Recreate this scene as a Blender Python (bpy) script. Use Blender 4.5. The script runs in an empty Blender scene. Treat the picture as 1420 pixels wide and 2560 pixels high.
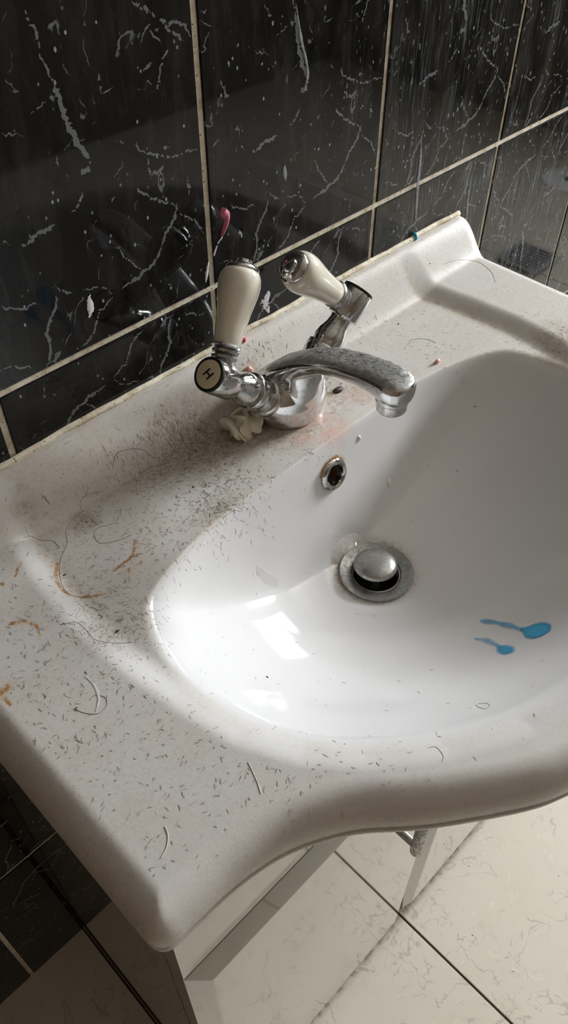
import bpy, bmesh, math, random
import numpy as np
from mathutils import Vector, Matrix, Quaternion

random.seed(7); rng = np.random.default_rng(7)
scene = bpy.context.scene
COL = scene.collection

# ------------------------------------------------------------------ camera, world, light, exposure
F_PX = 2016.089
CAM_LOC = np.array([-0.36990, -0.44990, 0.34910])
CAM_ROT = (0.7569, -0.0023, -0.7866)
cam_data = bpy.data.cameras.new('camera')
cam_data.sensor_fit = 'VERTICAL'; cam_data.sensor_height = 36.0
cam_data.lens = F_PX / 2560 * 36.0
cam_data.clip_start = 0.01
cam = bpy.data.objects.new('camera', cam_data); COL.objects.link(cam)
cam.location = CAM_LOC; cam.rotation_euler = CAM_ROT
scene.camera = cam

world = bpy.data.worlds.new('world'); scene.world = world
world.use_nodes = True
world.node_tree.nodes['Background'].inputs[0].default_value = (0.75, 0.85, 1.0, 1)
world.node_tree.nodes['Background'].inputs[1].default_value = 0.6

WIN_STRENGTH = 72.0
scene.view_settings.view_transform = 'Standard'
scene.view_settings.look = 'None'
scene.view_settings.gamma = 1.0
scene.view_settings.use_curve_mapping = False
scene.view_settings.exposure = 0.58

# room extents
XL, XR, YF, ZF, ZC = -1.0, 2.6, -2.2, -0.8825, 1.55
TW, TH = 0.2, 0.2942

# ------------------------------------------------------------------ pixel -> ray helpers (1420 x 2560 frame)
_R = np.array(cam.rotation_euler.to_matrix())
def rays(uv):
    uv = np.atleast_2d(np.asarray(uv, float))
    d = np.stack([(uv[:, 0] - 710) / F_PX, -(uv[:, 1] - 1280) / F_PX, -np.ones(len(uv))], 1) @ _R.T
    return d / np.linalg.norm(d, axis=1)[:, None]
def hit(uv, axis, val):
    d = rays(uv); t = (val - CAM_LOC[axis]) / d[:, axis]
    return CAM_LOC + d * t[:, None]

# ------------------------------------------------------------------ materials
def hexc(r, g, b):
    f = lambda c: ((c / 255 + 0.055) / 1.055) ** 2.4 if c / 255 > 0.04045 else c / 255 / 12.92
    return (f(r), f(g), f(b), 1)
class NT:
    def __init__(self, name):
        self.m = bpy.data.materials.new(name); self.m.use_nodes = True
        self.t = self.m.node_tree; self.t.nodes.clear()
        self.out = self.t.nodes.new('ShaderNodeOutputMaterial')
        self.b = self.t.nodes.new('ShaderNodeBsdfPrincipled')
        self.t.links.new(self.b.outputs[0], self.out.inputs[0])
    def n(self, kind, **kw):
        nd = self.t.nodes.new('ShaderNode' + kind)
        for k, v in kw.items(): setattr(nd, k, v)
        return nd
    def put(self, sock, v):
        if isinstance(v, bpy.types.NodeSocket): self.t.links.new(v, sock)
        else:
            try: sock.default_value = v
            except Exception: sock.default_value = (v, v, v)
    def set(self, **kw):
        for k, v in kw.items(): self.put(self.b.inputs[k.replace('_', ' ')], v)
    def math(self, op, a, b=0.0, clamp=False, c=None):
        nd = self.n('Math', operation=op, use_clamp=clamp)
        self.put(nd.inputs[0], a); self.put(nd.inputs[1], b)
        if c is not None: self.put(nd.inputs[2], c)
        return nd.outputs[0]
    def vmath(self, op, a, b=None, s=None):
        nd = self.n('VectorMath', operation=op)
        self.put(nd.inputs[0], a)
        if b is not None: self.put(nd.inputs[1], b)
        if s is not None: self.put(nd.inputs['Scale'], s)
        return nd.outputs['Value'] if op in ('LENGTH', 'DOT_PRODUCT', 'DISTANCE') else nd.outputs[0]
    def noise(self, vec, scale, detail=4, rough=0.55, dist=0.0, out=0):
        nd = self.n('TexNoise'); self.put(nd.inputs['Vector'], vec)
        nd.inputs['Scale'].default_value = scale; nd.inputs['Detail'].default_value = detail
        nd.inputs['Roughness'].default_value = rough; nd.inputs['Distortion'].default_value = dist
        return nd.outputs[out]
    def voro(self, vec, scale, feature='F1', out='Distance', rand=1.0):
        nd = self.n('TexVoronoi', feature=feature); self.put(nd.inputs['Vector'], vec)
        nd.inputs['Scale'].default_value = scale; nd.inputs['Randomness'].default_value = rand
        return nd.outputs[out]
    def ramp(self, v, a, b, lo=0.0, hi=1.0):
        nd = self.n('MapRange', interpolation_type='SMOOTHSTEP')
        self.put(nd.inputs[0], v); nd.inputs[1].default_value = a; nd.inputs[2].default_value = b
        nd.inputs[3].default_value = lo; nd.inputs[4].default_value = hi
        return nd.outputs[0]
    def mix(self, f, a, b):
        nd = self.n('Mix', data_type='RGBA'); self.put(nd.inputs[0], f)
        self.put(nd.inputs[6], a); self.put(nd.inputs[7], b)
        return nd.outputs[2]
    def attr(self, name, out='Fac'):
        return self.n('Attribute', attribute_name=name).outputs[out]
    def pos(self): return self.n('NewGeometry').outputs['Position']
    def obj(self): return self.n('TexCoord').outputs['Object']
    def bump(self, h, strength=0.3, dist=0.001):
        nd = self.n('Bump'); self.put(nd.inputs['Height'], h)
        nd.inputs['Strength'].default_value = strength; nd.inputs['Distance'].default_value = dist
        self.put(self.b.inputs['Normal'], nd.outputs[0])
def simple(name, col, rough=0.4, metal=0.0, **kw):
    m = NT(name); m.set(Base_Color=col, Roughness=rough, Metallic=metal, **kw); return m.m

# ------------------------------------------------------------------ mesh helpers
def mesh_obj(name, verts, faces, mat, parent=None, smooth=True, loc=None):
    me = bpy.data.meshes.new(name)
    me.from_pydata([tuple(map(float, v)) for v in verts], [], [tuple(map(int, f)) for f in faces])
    me.validate(); me.update()
    o = bpy.data.objects.new(name, me); COL.objects.link(o)
    for m in (mat if isinstance(mat, (list, tuple)) else [mat]): me.materials.append(m)
    if smooth: me.shade_smooth()
    if parent: o.parent = parent
    if loc is not None: o.location = loc
    return o
def from_bm(name, bm, mat, parent=None, smooth=False, loc=None):
    bmesh.ops.recalc_face_normals(bm, faces=bm.faces)
    me = bpy.data.meshes.new(name); bm.to_mesh(me); bm.free()
    o = bpy.data.objects.new(name, me); COL.objects.link(o)
    for m in (mat if isinstance(mat, (list, tuple)) else [mat]): me.materials.append(m)
    if smooth: me.shade_smooth()
    if parent: o.parent = parent
    if loc is not None: o.location = loc
    return o
def empty(name, loc=(0, 0, 0)):
    o = bpy.data.objects.new(name, None); COL.objects.link(o); o.location = loc; o.empty_display_size = 0.02
    return o
def tag(o, label=None, cat=None, group=None, kind=None):
    if label: o['label'] = label
    if cat: o['category'] = cat
    if group: o['group'] = group
    if kind: o['kind'] = kind
    return o
def keep_world(child, parent):
    child.parent = parent
    child.matrix_parent_inverse = Matrix.Translation(-Vector(parent.location))
    return child
def box_bm(bm, lo, hi, bev=0.0):
    r = bmesh.ops.create_cube(bm, size=1.0)
    c = [(a + b) / 2 for a, b in zip(lo, hi)]; s = [b - a for a, b in zip(lo, hi)]
    for v in r['verts']: v.co = Vector((c[0] + v.co.x * s[0], c[1] + v.co.y * s[1], c[2] + v.co.z * s[2]))
    if bev:
        es = list({e for v in r['verts'] for e in v.link_edges})
        bmesh.ops.bevel(bm, geom=es, offset=bev, segments=2, affect='EDGES')
def box(name, lo, hi, mat, parent=None, bev=0.0):
    bm = bmesh.new(); box_bm(bm, lo, hi, bev)
    o = from_bm(name, bm, mat)
    if parent: keep_world(o, parent)
    return o
def frame_of(axis):
    a = np.asarray(axis, float); a = a / np.linalg.norm(a)
    t = np.array([0, 0, 1.0]) if abs(a[2]) < 0.9 else np.array([0, 1.0, 0])
    u = np.cross(t, a); u /= np.linalg.norm(u); v = np.cross(a, u)
    return a, u, v
def lathe_data(prof, origin, axis, n=48):
    """prof: list of (distance along axis, radius); closed ends where radius is 0"""
    a, u, v = frame_of(axis); origin = np.asarray(origin, float)
    V, Fc = [], []
    th = np.linspace(0, 2 * np.pi, n, endpoint=False)
    for d, r in prof:
        for t in th: V.append(origin + a * d + (u * math.cos(t) + v * math.sin(t)) * max(r, 1e-5))
    for i in range(len(prof) - 1):
        for j in range(n):
            k = (j + 1) % n
            Fc.append((i * n + j, i * n + k, (i + 1) * n + k, (i + 1) * n + j))
    return V, Fc
def lathe(name, prof, origin, axis, mat, parent=None, n=48, smooth=True):
    V, Fc = lathe_data(prof, origin, axis, n)
    o = mesh_obj(name, V, Fc, mat, smooth=smooth)
    fix_normals(o)
    if smooth: edge_split(o)
    if parent: keep_world(o, parent)
    return o
def fix_normals(o):
    bm = bmesh.new(); bm.from_mesh(o.data); bmesh.ops.remove_doubles(bm, verts=bm.verts, dist=3e-5)
    bmesh.ops.recalc_face_normals(bm, faces=bm.faces); bm.to_mesh(o.data); bm.free()
    o.data.shade_smooth()
def edge_split(o, deg=38):
    bm = bmesh.new(); bm.from_mesh(o.data)
    for e in bm.edges:
        if len(e.link_faces) == 2 and e.calc_face_angle(0) > math.radians(deg): e.smooth = False
    bm.to_mesh(o.data); bm.free()
def tube_data(pts, rad, n=6):
    pts = np.asarray(pts, float); V, Fc = [], []
    rad = np.broadcast_to(rad, (len(pts),))
    tan = np.gradient(pts, axis=0); tan /= np.linalg.norm(tan, axis=1)[:, None] + 1e-12
    for i, pnt in enumerate(pts):
        a, u, v = frame_of(tan[i])
        for j in range(n):
            t = 2 * math.pi * j / n
            V.append(pnt + (u * math.cos(t) + v * math.sin(t)) * rad[i])
    for i in range(len(pts) - 1):
        for j in range(n):
            k = (j + 1) % n
            Fc.append((i * n + j, i * n + k, (i + 1) * n + k, (i + 1) * n + j))
    Fc.append(tuple(range(n))[::-1]); Fc.append(tuple(range((len(pts) - 1) * n, len(pts) * n)))
    return V, Fc
def smoothstep(x, a, b):
    t = np.clip((x - a) / (b - a), 0, 1); return t * t * (3 - 2 * t)
def catmull(P, n=8, closed=False):
    P = np.asarray(P, float); out = []
    N = len(P)
    for i in range(N if closed else N - 1):
        p0 = P[(i - 1) % N] if closed or i > 0 else P[0]
        p1 = P[i]; p2 = P[(i + 1) % N]
        p3 = P[(i + 2) % N] if closed or i + 2 < N else P[-1]
        for t in np.linspace(0, 1, n, endpoint=False):
            out.append(0.5 * (2 * p1 + (p2 - p0) * t + (2 * p0 - 5 * p1 + 4 * p2 - p3) * t * t + (3 * p1 - p0 - 3 * p2 + p3) * t ** 3))
    if not closed: out.append(P[-1])
    return np.array(out)

# ------------------------------------------------------------------ basin surface function
BX = 0.012                      # basin centre line
ZRIM, ZDECK, ZBACK = -0.0905, -0.0985, -0.0565
DRAIN = np.array([0.010, -0.1885]); ZDRAIN = -0.2100
half_bowl = [(0, -0.1245), (0.05, -0.125), (0.10, -0.127), (0.150, -0.131), (0.190, -0.141), (0.214, -0.163), (0.228, -0.196), (0.232, -0.2226),
             (0.227, -0.26), (0.211, -0.295), (0.187, -0.322), (0.150, -0.3525), (0.104, -0.3775), (0.067, -0.3894), (0.03, -0.3955), (0, -0.397)]
half_ridge = [(0.222, 0.05), (0.226, 0.0), (0.232, -0.02), (0.2405, -0.045), (0.2465, -0.085), (0.2505, -0.135), (0.2485, -0.17), (0.2445, -0.20),
              (0.240, -0.23), (0.232, -0.265), (0.214, -0.301), (0.190, -0.328), (0.152, -0.358), (0.105, -0.383), (0.03, -0.402), (0, -0.403)]
def sym(half):
    h = np.array(half, float)
    left = h[1:-1][::-1] * [-1, 1] if abs(h[0][0]) < 1e-9 else h[:-1][::-1] * [-1, 1]
    return np.vstack([h, left]) + [BX, 0]
bowl_poly = catmull(sym(half_bowl), 5, True)
half_floor = [(0, -0.062), (0.05, -0.064), (0.10, -0.072), (0.150, -0.092), (0.190, -0.124), (0.214, -0.158)] + half_bowl[6:]
floor_poly = catmull(sym(half_floor), 5, True)
ridge_poly = sym(half_ridge)
# outer outline (plan): back-left corner -> left side -> front curve -> right side -> back-right corner
front_half = [(-0.3425, -0.304), (-0.3418, -0.312), (-0.3380, -0.3180), (-0.3310, -0.3205), (-0.318, -0.3208), (-0.289, -0.322), (-0.260, -0.3275), (-0.237, -0.3375), (-0.216, -0.351), (-0.186, -0.377),
              (-0.139, -0.410), (-0.112, -0.4235), (-0.075, -0.436), (-0.038, -0.443), (0, -0.445)]
fh = np.array(front_half) + [BX, 0]
fr = catmull(np.vstack([fh, (fh[:-1][::-1] - [BX, 0]) * [-1, 1] + [BX, 0]]), 6)
left_side = np.stack([np.full(24, fr[0, 0]), np.linspace(0, -0.296, 24)], 1)
right_side = np.stack([np.full(24, fr[-1, 0]), np.linspace(-0.296, 0, 24)], 1)
outline = np.vstack([left_side, fr, right_side])
def seg_dist(P, A, B):
    """min distance of points P to segments A-B"""
    best = np.full(len(P), 1e9)
    for a, b in zip(A, B):
        ab = b - a; t = np.clip(((P - a) @ ab) / (ab @ ab + 1e-15), 0, 1)
        d = P - (a + t[:, None] * ab); best = np.minimum(best, np.einsum('ij,ij->i', d, d))
    return np.sqrt(best)
def inside(P, poly):
    x, y = P[:, 0], P[:, 1]; r = np.zeros(len(P), bool)
    for (x1, y1), (x2, y2) in zip(poly, np.roll(poly, -1, 0)):
        c = (y1 > y) != (y2 > y)
        with np.errstate(divide='ignore', invalid='ignore'):
            r ^= c & (x < (x2 - x1) * (y - y1) / (y2 - y1 + 1e-15) + x1)
    return r
def sdf(P, poly):
    d = seg_dist(P, poly, np.roll(poly, -1, 0)); return np.where(inside(P, poly), -d, d)
_ang = np.unwrap(np.arctan2(floor_poly[:, 1] - DRAIN[1], floor_poly[:, 0] - DRAIN[0]))
_rad = np.hypot(floor_poly[:, 0] - DRAIN[0], floor_poly[:, 1] - DRAIN[1])
_o = np.argsort(np.mod(_ang, 2 * np.pi)); _A = np.mod(_ang, 2 * np.pi)[_o]; _Rr = _rad[_o]
_ga = np.linspace(0, 2 * np.pi, 720, endpoint=False)
_gr = np.interp(_ga, np.r_[_A - 2 * np.pi, _A, _A + 2 * np.pi], np.r_[_Rr, _Rr, _Rr])
_kw = np.exp(-(np.arange(-30, 31) / 11.0) ** 2); _kw /= _kw.sum()
_gr = np.convolve(np.r_[_gr[-30:], _gr, _gr[:30]], _kw, 'valid')
_A, _Rr = _ga, _gr
_A = np.r_[_A - 2 * np.pi, _A, _A + 2 * np.pi]; _Rr = np.r_[_Rr, _Rr, _Rr]
def smin(a, b, k):
    h = np.clip(0.5 + 0.5 * (b - a) / k, 0, 1); return b * (1 - h) + a * h - k * h * (1 - h)
def smax(a, b, k): return -smin(-a, -b, k)
def basin_parts(P):
    P = np.asarray(P, float)
    x, y = P[:, 0], P[:, 1]
    dr = sdf(P, ridge_poly)
    deck = ZRIM - (ZRIM - ZDECK) * smoothstep(-dr, -0.013, 0.013)
    up = smoothstep(y, -0.043, -0.007)
    plate = deck + (ZBACK - deck) * up
    th = np.mod(np.arctan2(y - DRAIN[1], x - DRAIN[0]), 2 * np.pi)
    r = np.hypot(x - DRAIN[0], y - DRAIN[1])
    s = r / np.interp(th, _A, _Rr)
    zl = np.where(y > -0.2, ZDECK, ZRIM)
    zl = ZDECK + (ZRIM - ZDECK) * smoothstep(-y, 0.16, 0.26)
    flo = ZDRAIN + (zl - ZDRAIN) * np.clip(s, 0, 1.3) ** 2.6 - 0.0 * s
    yb = -0.1225 - 1.6 * np.maximum(np.abs(x - BX) - 0.09, 0) ** 2
    wall = ZDECK + (y - yb) * 4.0
    bowl = smax(flo, wall, 0.030)
    kf = smoothstep(r, 0.029, 0.047)
    bowl = (ZDRAIN - 0.0002) * (1 - kf) + bowl * kf
    z = smin(plate, bowl, 0.011)
    return z, bowl - plate, s, dr
out_open_A, out_open_B = outline[:-1], outline[1:]
EA, EB = 0.020, 0.022           # rolled edge: width, drop
def basin_z(P):
    z, _, _, _ = basin_parts(P)
    d = seg_dist(P, out_open_A, out_open_B)
    q = np.clip(1 - d / EA, 0, 1)
    return z - EB * (1 - np.sqrt(np.clip(1 - q * q, 0, 1)))
# height grid for dropping small things on the basin
GX = np.arange(-0.36, 0.39, 0.0015); GY = np.arange(-0.46, 0.003, 0.0015)
_gx, _gy = np.meshgrid(GX, GY, indexing='ij')
_P = np.stack([_gx.ravel(), _gy.ravel()], 1)
GZ = basin_z(_P); GZ[~inside(_P, outline)] = -0.5
GZ = GZ.reshape(_gx.shape)
def zs(x, y):
    fx = np.clip((np.asarray(x) - GX[0]) / 0.0015, 0, len(GX) - 1.001); fy = np.clip((np.asarray(y) - GY[0]) / 0.0015, 0, len(GY) - 1.001)
    i, j = fx.astype(int), fy.astype(int); a, b = fx - i, fy - j
    return GZ[i, j] * (1 - a) * (1 - b) + GZ[i + 1, j] * a * (1 - b) + GZ[i, j + 1] * (1 - a) * b + GZ[i + 1, j + 1] * a * b
def on_basin(uv):
    """first hit of the pixel rays with the basin's top surface; rows of nan where they miss"""
    d = rays(uv); t0 = (-0.05 - CAM_LOC[2]) / d[:, 2]; t1 = (-0.225 - CAM_LOC[2]) / d[:, 2]
    lo = t0.copy(); found = np.zeros(len(d), bool); res = np.full((len(d), 3), np.nan)
    prev = t0.copy()
    for k in np.linspace(0, 1, 160)[1:]:
        t = t0 + (t1 - t0) * k; p = CAM_LOC + d * t[:, None]
        below = p[:, 2] < zs(p[:, 0], p[:, 1])
        new = below & ~found
        for i in np.nonzero(new)[0]:
            a, b = prev[i], t[i]
            for _ in range(14):
                m = (a + b) / 2; q = CAM_LOC + d[i] * m
                if q[2] < zs(q[0:1], q[1:2])[0]: b = m
                else: a = m
            res[i] = CAM_LOC + d[i] * b
        found |= new; prev = t
    return res
def snap(P, h=0.0):
    P = np.asarray(P, float); Q = np.empty((len(P), 3)); Q[:, :2] = P[:, :2]; Q[:, 2] = zs(P[:, 0], P[:, 1]) + h
    return Q

# ------------------------------------------------------------------ materials of the place
def tile_material():
    m = NT('black_marble_tile')
    p = m.obj(); w = m.pos()
    wob = m.vmath('SCALE', m.vmath('SUBTRACT', m.noise(p, 60, 4, 0.6, out=1), (0.5, 0.5, 0.5)), s=0.011)
    # fine broken veinlets
    fn = m.noise(m.vmath('ADD', p, wob), 17, 3, 0.55, 0.6)
    fine = m.ramp(m.math('ABSOLUTE', m.math('SUBTRACT', fn, 0.5)), 0.004, 0.007, 1, 0)
    fine = m.math('MULTIPLY', fine, m.ramp(m.noise(p, 60, 2), 0.52, 0.60))
    # dried splashes: specks, and runs stretched downwards
    xs = m.n('SeparateXYZ'); m.put(xs.inputs[0], w)
    side3 = m.ramp(xs.outputs[0], 0.10, 0.30, 0.0, 0.8)
    sp = m.voro(m.vmath('MULTIPLY', w, (1, 1, 0.7)), 170)
    spk = m.math('MULTIPLY', m.ramp(sp, 0.10, 0.17, 1, 0), m.ramp(m.noise(w, 35, 3), 0.52, 0.62))
    sp2 = m.voro(m.vmath('MULTIPLY', w, (1, 1, 0.6)), 70)
    sp3 = m.voro(m.vmath('MULTIPLY', w, (1, 1, 0.32)), 230)
    spk3 = m.math('MULTIPLY', m.math('MULTIPLY', m.ramp(sp3, 0.12, 0.2, 1, 0), m.ramp(m.noise(w, 28, 4, 0.65), 0.46, 0.6)), side3)
    spk2 = m.math('MULTIPLY', m.ramp(sp2, 0.045, 0.075, 1, 0), 0.9)
    run = m.noise(m.vmath('MULTIPLY', m.vmath('ADD', w, m.vmath('SCALE', m.noise(w, 30, 2, out=1), s=0.006)), (300, 1, 22)), 1.0, 4, 0.65)
    side = m.ramp(xs.outputs[0], 0.12, 0.34, 0.06, 1.0)
    runs = m.math('MULTIPLY', m.math('MULTIPLY', m.ramp(run, 0.50, 0.68), side), m.ramp(m.noise(m.vmath('MULTIPLY', w, (14, 1, 7)), 1.0, 2), 0.36, 0.62))
    haze = m.math('MULTIPLY', m.ramp(m.noise(m.vmath('MULTIPLY', w, (40, 1, 12)), 1.0, 5, 0.7), 0.40, 0.75), m.ramp(xs.outputs[0], -0.3, 0.5, 0.10, 0.35))
    c = m.mix(m.noise(p, 9, 3), hexc(14, 13, 12), hexc(24, 23, 21))
    c = m.mix(haze, c, hexc(92, 88, 82))
    c = m.mix(m.math('MULTIPLY', fine, 0.8), c, hexc(112, 114, 114))
    c = m.mix(m.math('MULTIPLY', runs, 0.5), c, hexc(122, 132, 138))
    c = m.mix(m.math('MULTIPLY', m.math('MAXIMUM', m.math('MAXIMUM', spk, spk3), spk2), 0.8), c, hexc(165, 172, 176))
    m.set(Base_Color=c, Roughness=m.ramp(haze, 0, 0.4, 0.035, 0.16), Specular_IOR_Level=0.32)
    return m.m
# printed vein pattern, in millimetres from a tile's centre, with half-width
VEIN_PATHS = [
    ([(-17.4,70.6),(-13.4,56.5),(-13.6,45.2),(-8.2,31.1)], 0.9),
    ([(-8.2,31.1),(-6.7,22.9),(-2.4,10.2),(1.4,-2.8),(6.4,-14.9)], 2.0),
    ([(6.0,-16.7),(-1.6,-23.4)], 2.4),
    ([(-3.1,-33.5),(-13.9,-43.4)], 1.0),
    ([(72.4,-67.2),(66.2,-78.8),(53.8,-93.2)], 1.3),
    ([(53.8,-93.2),(45.7,-103.0),(34.5,-108.3),(23.3,-108.8)], 1.5),
    ([(52.0,63.6),(69.1,50.3),(87.6,43.3),(96.7,34.6)], 1.0),
    ([(73.5,47.8),(78.9,39.9),(89.9,34.3)], 1.0),
    ([(62.1,45.6),(72.0,36.8)], 0.8),
    ([(76.3,32.4),(66.4,20.5),(64.8,9.4)], 0.9),
    ([(64.2,28.1),(54.1,25.1)], 1.0),
    ([(43.5,-14.7),(44.8,-22.3),(69.3,-33.6),(94.8,-35.5)], 0.8),
    ([(50.6,-28.7),(48.7,-35.0),(51.1,-42.7)], 0.8),
    ([(35.8,-45.5),(53.2,-58.5),(70.4,-68.0)], 0.9),
    ([(22.7,30.5),(21.9,19.2)], 0.8),
    ([(21.9,19.2),(31.4,21.0)], 0.6),
    ([(-16.2,24.1),(-27.5,20.3)], 0.6),
    ([(-54.9,-52.5),(-45.8,-51.8),(-37.2,-47.4),(-27.2,-47.0)], 1.3),
    ([(14.3,-78.9),(21.3,-88.6),(33.3,-104.5)], 0.7),
    ([(83.7,-51.5),(83.1,-64.7)], 1.0),
    ([(74.3,-74.7),(87.8,-84.9),(94.5,-98.7)], 0.8),
    ([(-77.4,-85.0),(-63.1,-93.7),(-50.9,-95.2)], 0.7),
    ([(-38.7,-94.4),(-40.2,-103.9),(-48.2,-116.5),(-54.2,-140.6)], 1.3),
    ([(-37.3,-88.8),(-25.5,-97.7)], 0.8),
    ([(-17.6,-100.3),(-2.9,-104.2),(7.1,-112.5)], 0.7),
    ([(6.6,-114.8),(-6.5,-122.4),(-16.9,-138.2),(-28.3,-141.4)], 0.9),
    ([(-90.1,-128.9),(-78.2,-131.7),(-68.6,-138.4)], 0.8),
    ([(13.7,-111.2),(26.7,-110.1)], 1.0),
]

def grout_material():
    m = NT('grout'); w = m.pos()
    c = m.mix(m.ramp(m.noise(w, 60, 4, 0.7), 0.42, 0.66), hexc(236, 227, 206), hexc(198, 181, 150))
    c = m.mix(m.ramp(m.noise(w, 420, 2), 0.62, 0.70), c, hexc(96, 80, 62))
    m.set(Base_Color=c, Roughness=0.75); m.bump(m.noise(w, 500, 3), 0.4, 0.0006)
    return m.m
def floor_material():
    m = NT('beige_marble_floor_tile'); w = m.pos(); p = m.obj()
    wob = m.vmath('ADD', w, m.vmath('SCALE', m.noise(w, 22, 4, 0.6, out=1), s=0.03))
    v = m.noise(wob, 11, 3, 0.55, 0.5)
    vein = m.math('MULTIPLY', m.ramp(m.math('ABSOLUTE', m.math('SUBTRACT', v, 0.5)), 0.003, 0.011, 1, 0), m.ramp(m.noise(w, 30, 2), 0.46, 0.58))
    v2 = m.noise(wob, 24, 2, 0.5, 1.0)
    vein2 = m.math('MULTIPLY', m.ramp(m.math('ABSOLUTE', m.math('SUBTRACT', v2, 0.47)), 0.003, 0.009, 1, 0), m.ramp(m.noise(w, 21, 2), 0.5, 0.6))
    c = m.mix(m.noise(w, 5, 4), hexc(222, 214, 200), hexc(205, 196, 180))
    c = m.mix(m.math('MULTIPLY', m.math('MAXIMUM', vein, vein2), 0.34), c, hexc(126, 118, 106))
    # grime swept up against the cabinet and loose specks
    xyz = m.n('SeparateXYZ'); m.put(xyz.inputs[0], w)
    near = m.ramp(m.math('ABSOLUTE', m.math('ADD', xyz.outputs[1], 0.3055)), 0.0, 0.012, 1, 0)
    c = m.mix(m.math('MULTIPLY', near, m.ramp(m.noise(w, 90, 4), 0.35, 0.7, 0.25, 0.9)), c, hexc(120, 104, 84))
    sp = m.ramp(m.voro(w, 55), 0.035, 0.06, 1, 0)
    c = m.mix(m.math('MULTIPLY', sp, m.ramp(m.noise(w, 14, 2), 0.5, 0.6)), c, hexc(70, 48, 34))
    c = m.mix(m.math('MULTIPLY', m.ramp(m.noise(w, 16, 5, 0.7), 0.55, 0.8), 0.5), c, hexc(176, 158, 130))
    m.set(Base_Color=c, Roughness=m.ramp(m.noise(w, 20, 4), 0.3, 0.8, 0.16, 0.32))
    return m.m
def basin_material():
    m = NT('dirty_white_ceramic'); w = m.pos()
    film_and_dim = m.attr('film_and_dim'); rust = m.attr('rust'); grime = m.attr('grime'); pink = m.attr('pink')
    base = hexc(216, 214, 213)
    blot = m.ramp(m.noise(w, 38, 5, 0.65), 0.3, 0.72)
    fine = m.ramp(m.noise(w, 330, 3, 0.7), 0.42, 0.68)
    c = m.mix(m.math('MULTIPLY', film_and_dim, m.math('ADD', 0.50, m.math('MULTIPLY', blot, 0.45))), base, hexc(206, 198, 187))
    c = m.mix(m.math('MULTIPLY', m.math('MULTIPLY', film_and_dim, fine), 0.22), c, hexc(168, 152, 130))
    speck = m.math('MULTIPLY', m.ramp(m.voro(w, 240), 0.10, 0.2, 1, 0), m.ramp(m.noise(w, 70, 3), 0.5, 0.62))
    c = m.mix(m.math('MULTIPLY', m.math('MULTIPLY', speck, film_and_dim), 0.6), c, hexc(96, 78, 62))
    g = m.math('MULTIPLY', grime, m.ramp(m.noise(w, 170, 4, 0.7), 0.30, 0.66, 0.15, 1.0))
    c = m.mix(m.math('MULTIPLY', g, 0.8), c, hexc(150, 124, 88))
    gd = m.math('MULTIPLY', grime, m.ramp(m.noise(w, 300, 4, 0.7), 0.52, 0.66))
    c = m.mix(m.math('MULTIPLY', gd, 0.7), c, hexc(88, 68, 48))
    c = m.mix(m.math('MULTIPLY', pink, m.ramp(m.noise(w, 80, 4), 0.35, 0.65, 0.1, 0.9)), c, hexc(214, 160, 142))
    rn = m.ramp(m.math('ADD', rust, m.math('MULTIPLY', m.math('SUBTRACT', m.noise(w, 300, 5, 0.75), 0.5), 2.2)), 0.30, 0.95)
    rn = m.math('MULTIPLY', rn, m.ramp(rust, 0.02, 0.1))
    c = m.mix(m.math('MULTIPLY', rn, 0.9), c, m.mix(m.noise(w, 260, 2), hexc(164, 96, 30), hexc(118, 66, 22)))
    c = m.mix(m.math('MULTIPLY', m.ramp(rust, 0.02, 0.6), 0.3), c, hexc(206, 164, 96))
    m.set(Base_Color=c, Roughness=m.math('ADD', 0.055, m.math('MULTIPLY', film_and_dim, m.math('ADD', 0.30, m.math('MULTIPLY', fine, 0.25)))),
          Specular_IOR_Level=0.5)
    m.bump(m.math('MULTIPLY', m.math('ADD', m.math('MULTIPLY', fine, film_and_dim), g), 1.0), 0.10, 0.0004)
    return m.m
def chrome_material():
    m = NT('chrome'); w = m.pos()
    n = m.n('NewGeometry'); xyz = m.n('SeparateXYZ'); m.put(xyz.inputs[0], n.outputs['Normal'])
    spots = m.ramp(m.noise(w, 260, 5, 0.75), 0.5, 0.72)
    dust = m.math('MULTIPLY', m.ramp(xyz.outputs[2], 0.55, 0.9), m.ramp(m.noise(w, 190, 4, 0.7), 0.26, 0.6, 0.45, 1.0))
    d = m.math('MAXIMUM', m.math('MULTIPLY', spots, 0.35), m.math('MULTIPLY', dust, 0.92))
    c = m.mix(d, hexc(214, 214, 214), m.mix(m.noise(w, 420, 3), hexc(150, 148, 144), hexc(104, 100, 94)))
    m.set(Base_Color=c, Metallic=m.math('SUBTRACT', 1.0, m.math('MULTIPLY', d, 0.85)), Roughness=m.math('ADD', 0.09, m.math('MULTIPLY', d, 0.5)))
    m.bump(m.noise(w, 300, 4, 0.7), 0.06, 0.0004)
    return m.m
def fitting_material(name, lo=0.5, hi=0.72, rough=0.1, c1=(205, 205, 204), c2=(120, 112, 100)):
    m = NT(name); w = m.pos()
    spots = m.math('MULTIPLY', m.ramp(m.noise(w, 330, 5, 0.75), lo, hi), 0.6)
    c = m.mix(spots, hexc(*c1), hexc(*c2))
    m.set(Base_Color=c, Metallic=m.math('SUBTRACT', 1.0, m.math('MULTIPLY', spots, 0.6)), Roughness=m.math('ADD', rough, m.math('MULTIPLY', spots, 0.5)))
    return m.m
def lacquer_material():
    m = NT('cream_lacquer'); w = m.pos()
    c = m.mix(m.noise(w, 12, 3), hexc(176, 172, 160), hexc(168, 163, 150))
    c = m.mix(m.math('MULTIPLY', m.ramp(m.noise(w, 120, 4), 0.66, 0.8), 0.4), c, hexc(130, 120, 100))
    m.set(Base_Color=c, Roughness=0.05, Specular_IOR_Level=0.8, Coat_Weight=1.0, Coat_Roughness=0.03, Coat_IOR=1.6)
    return m.m

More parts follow.
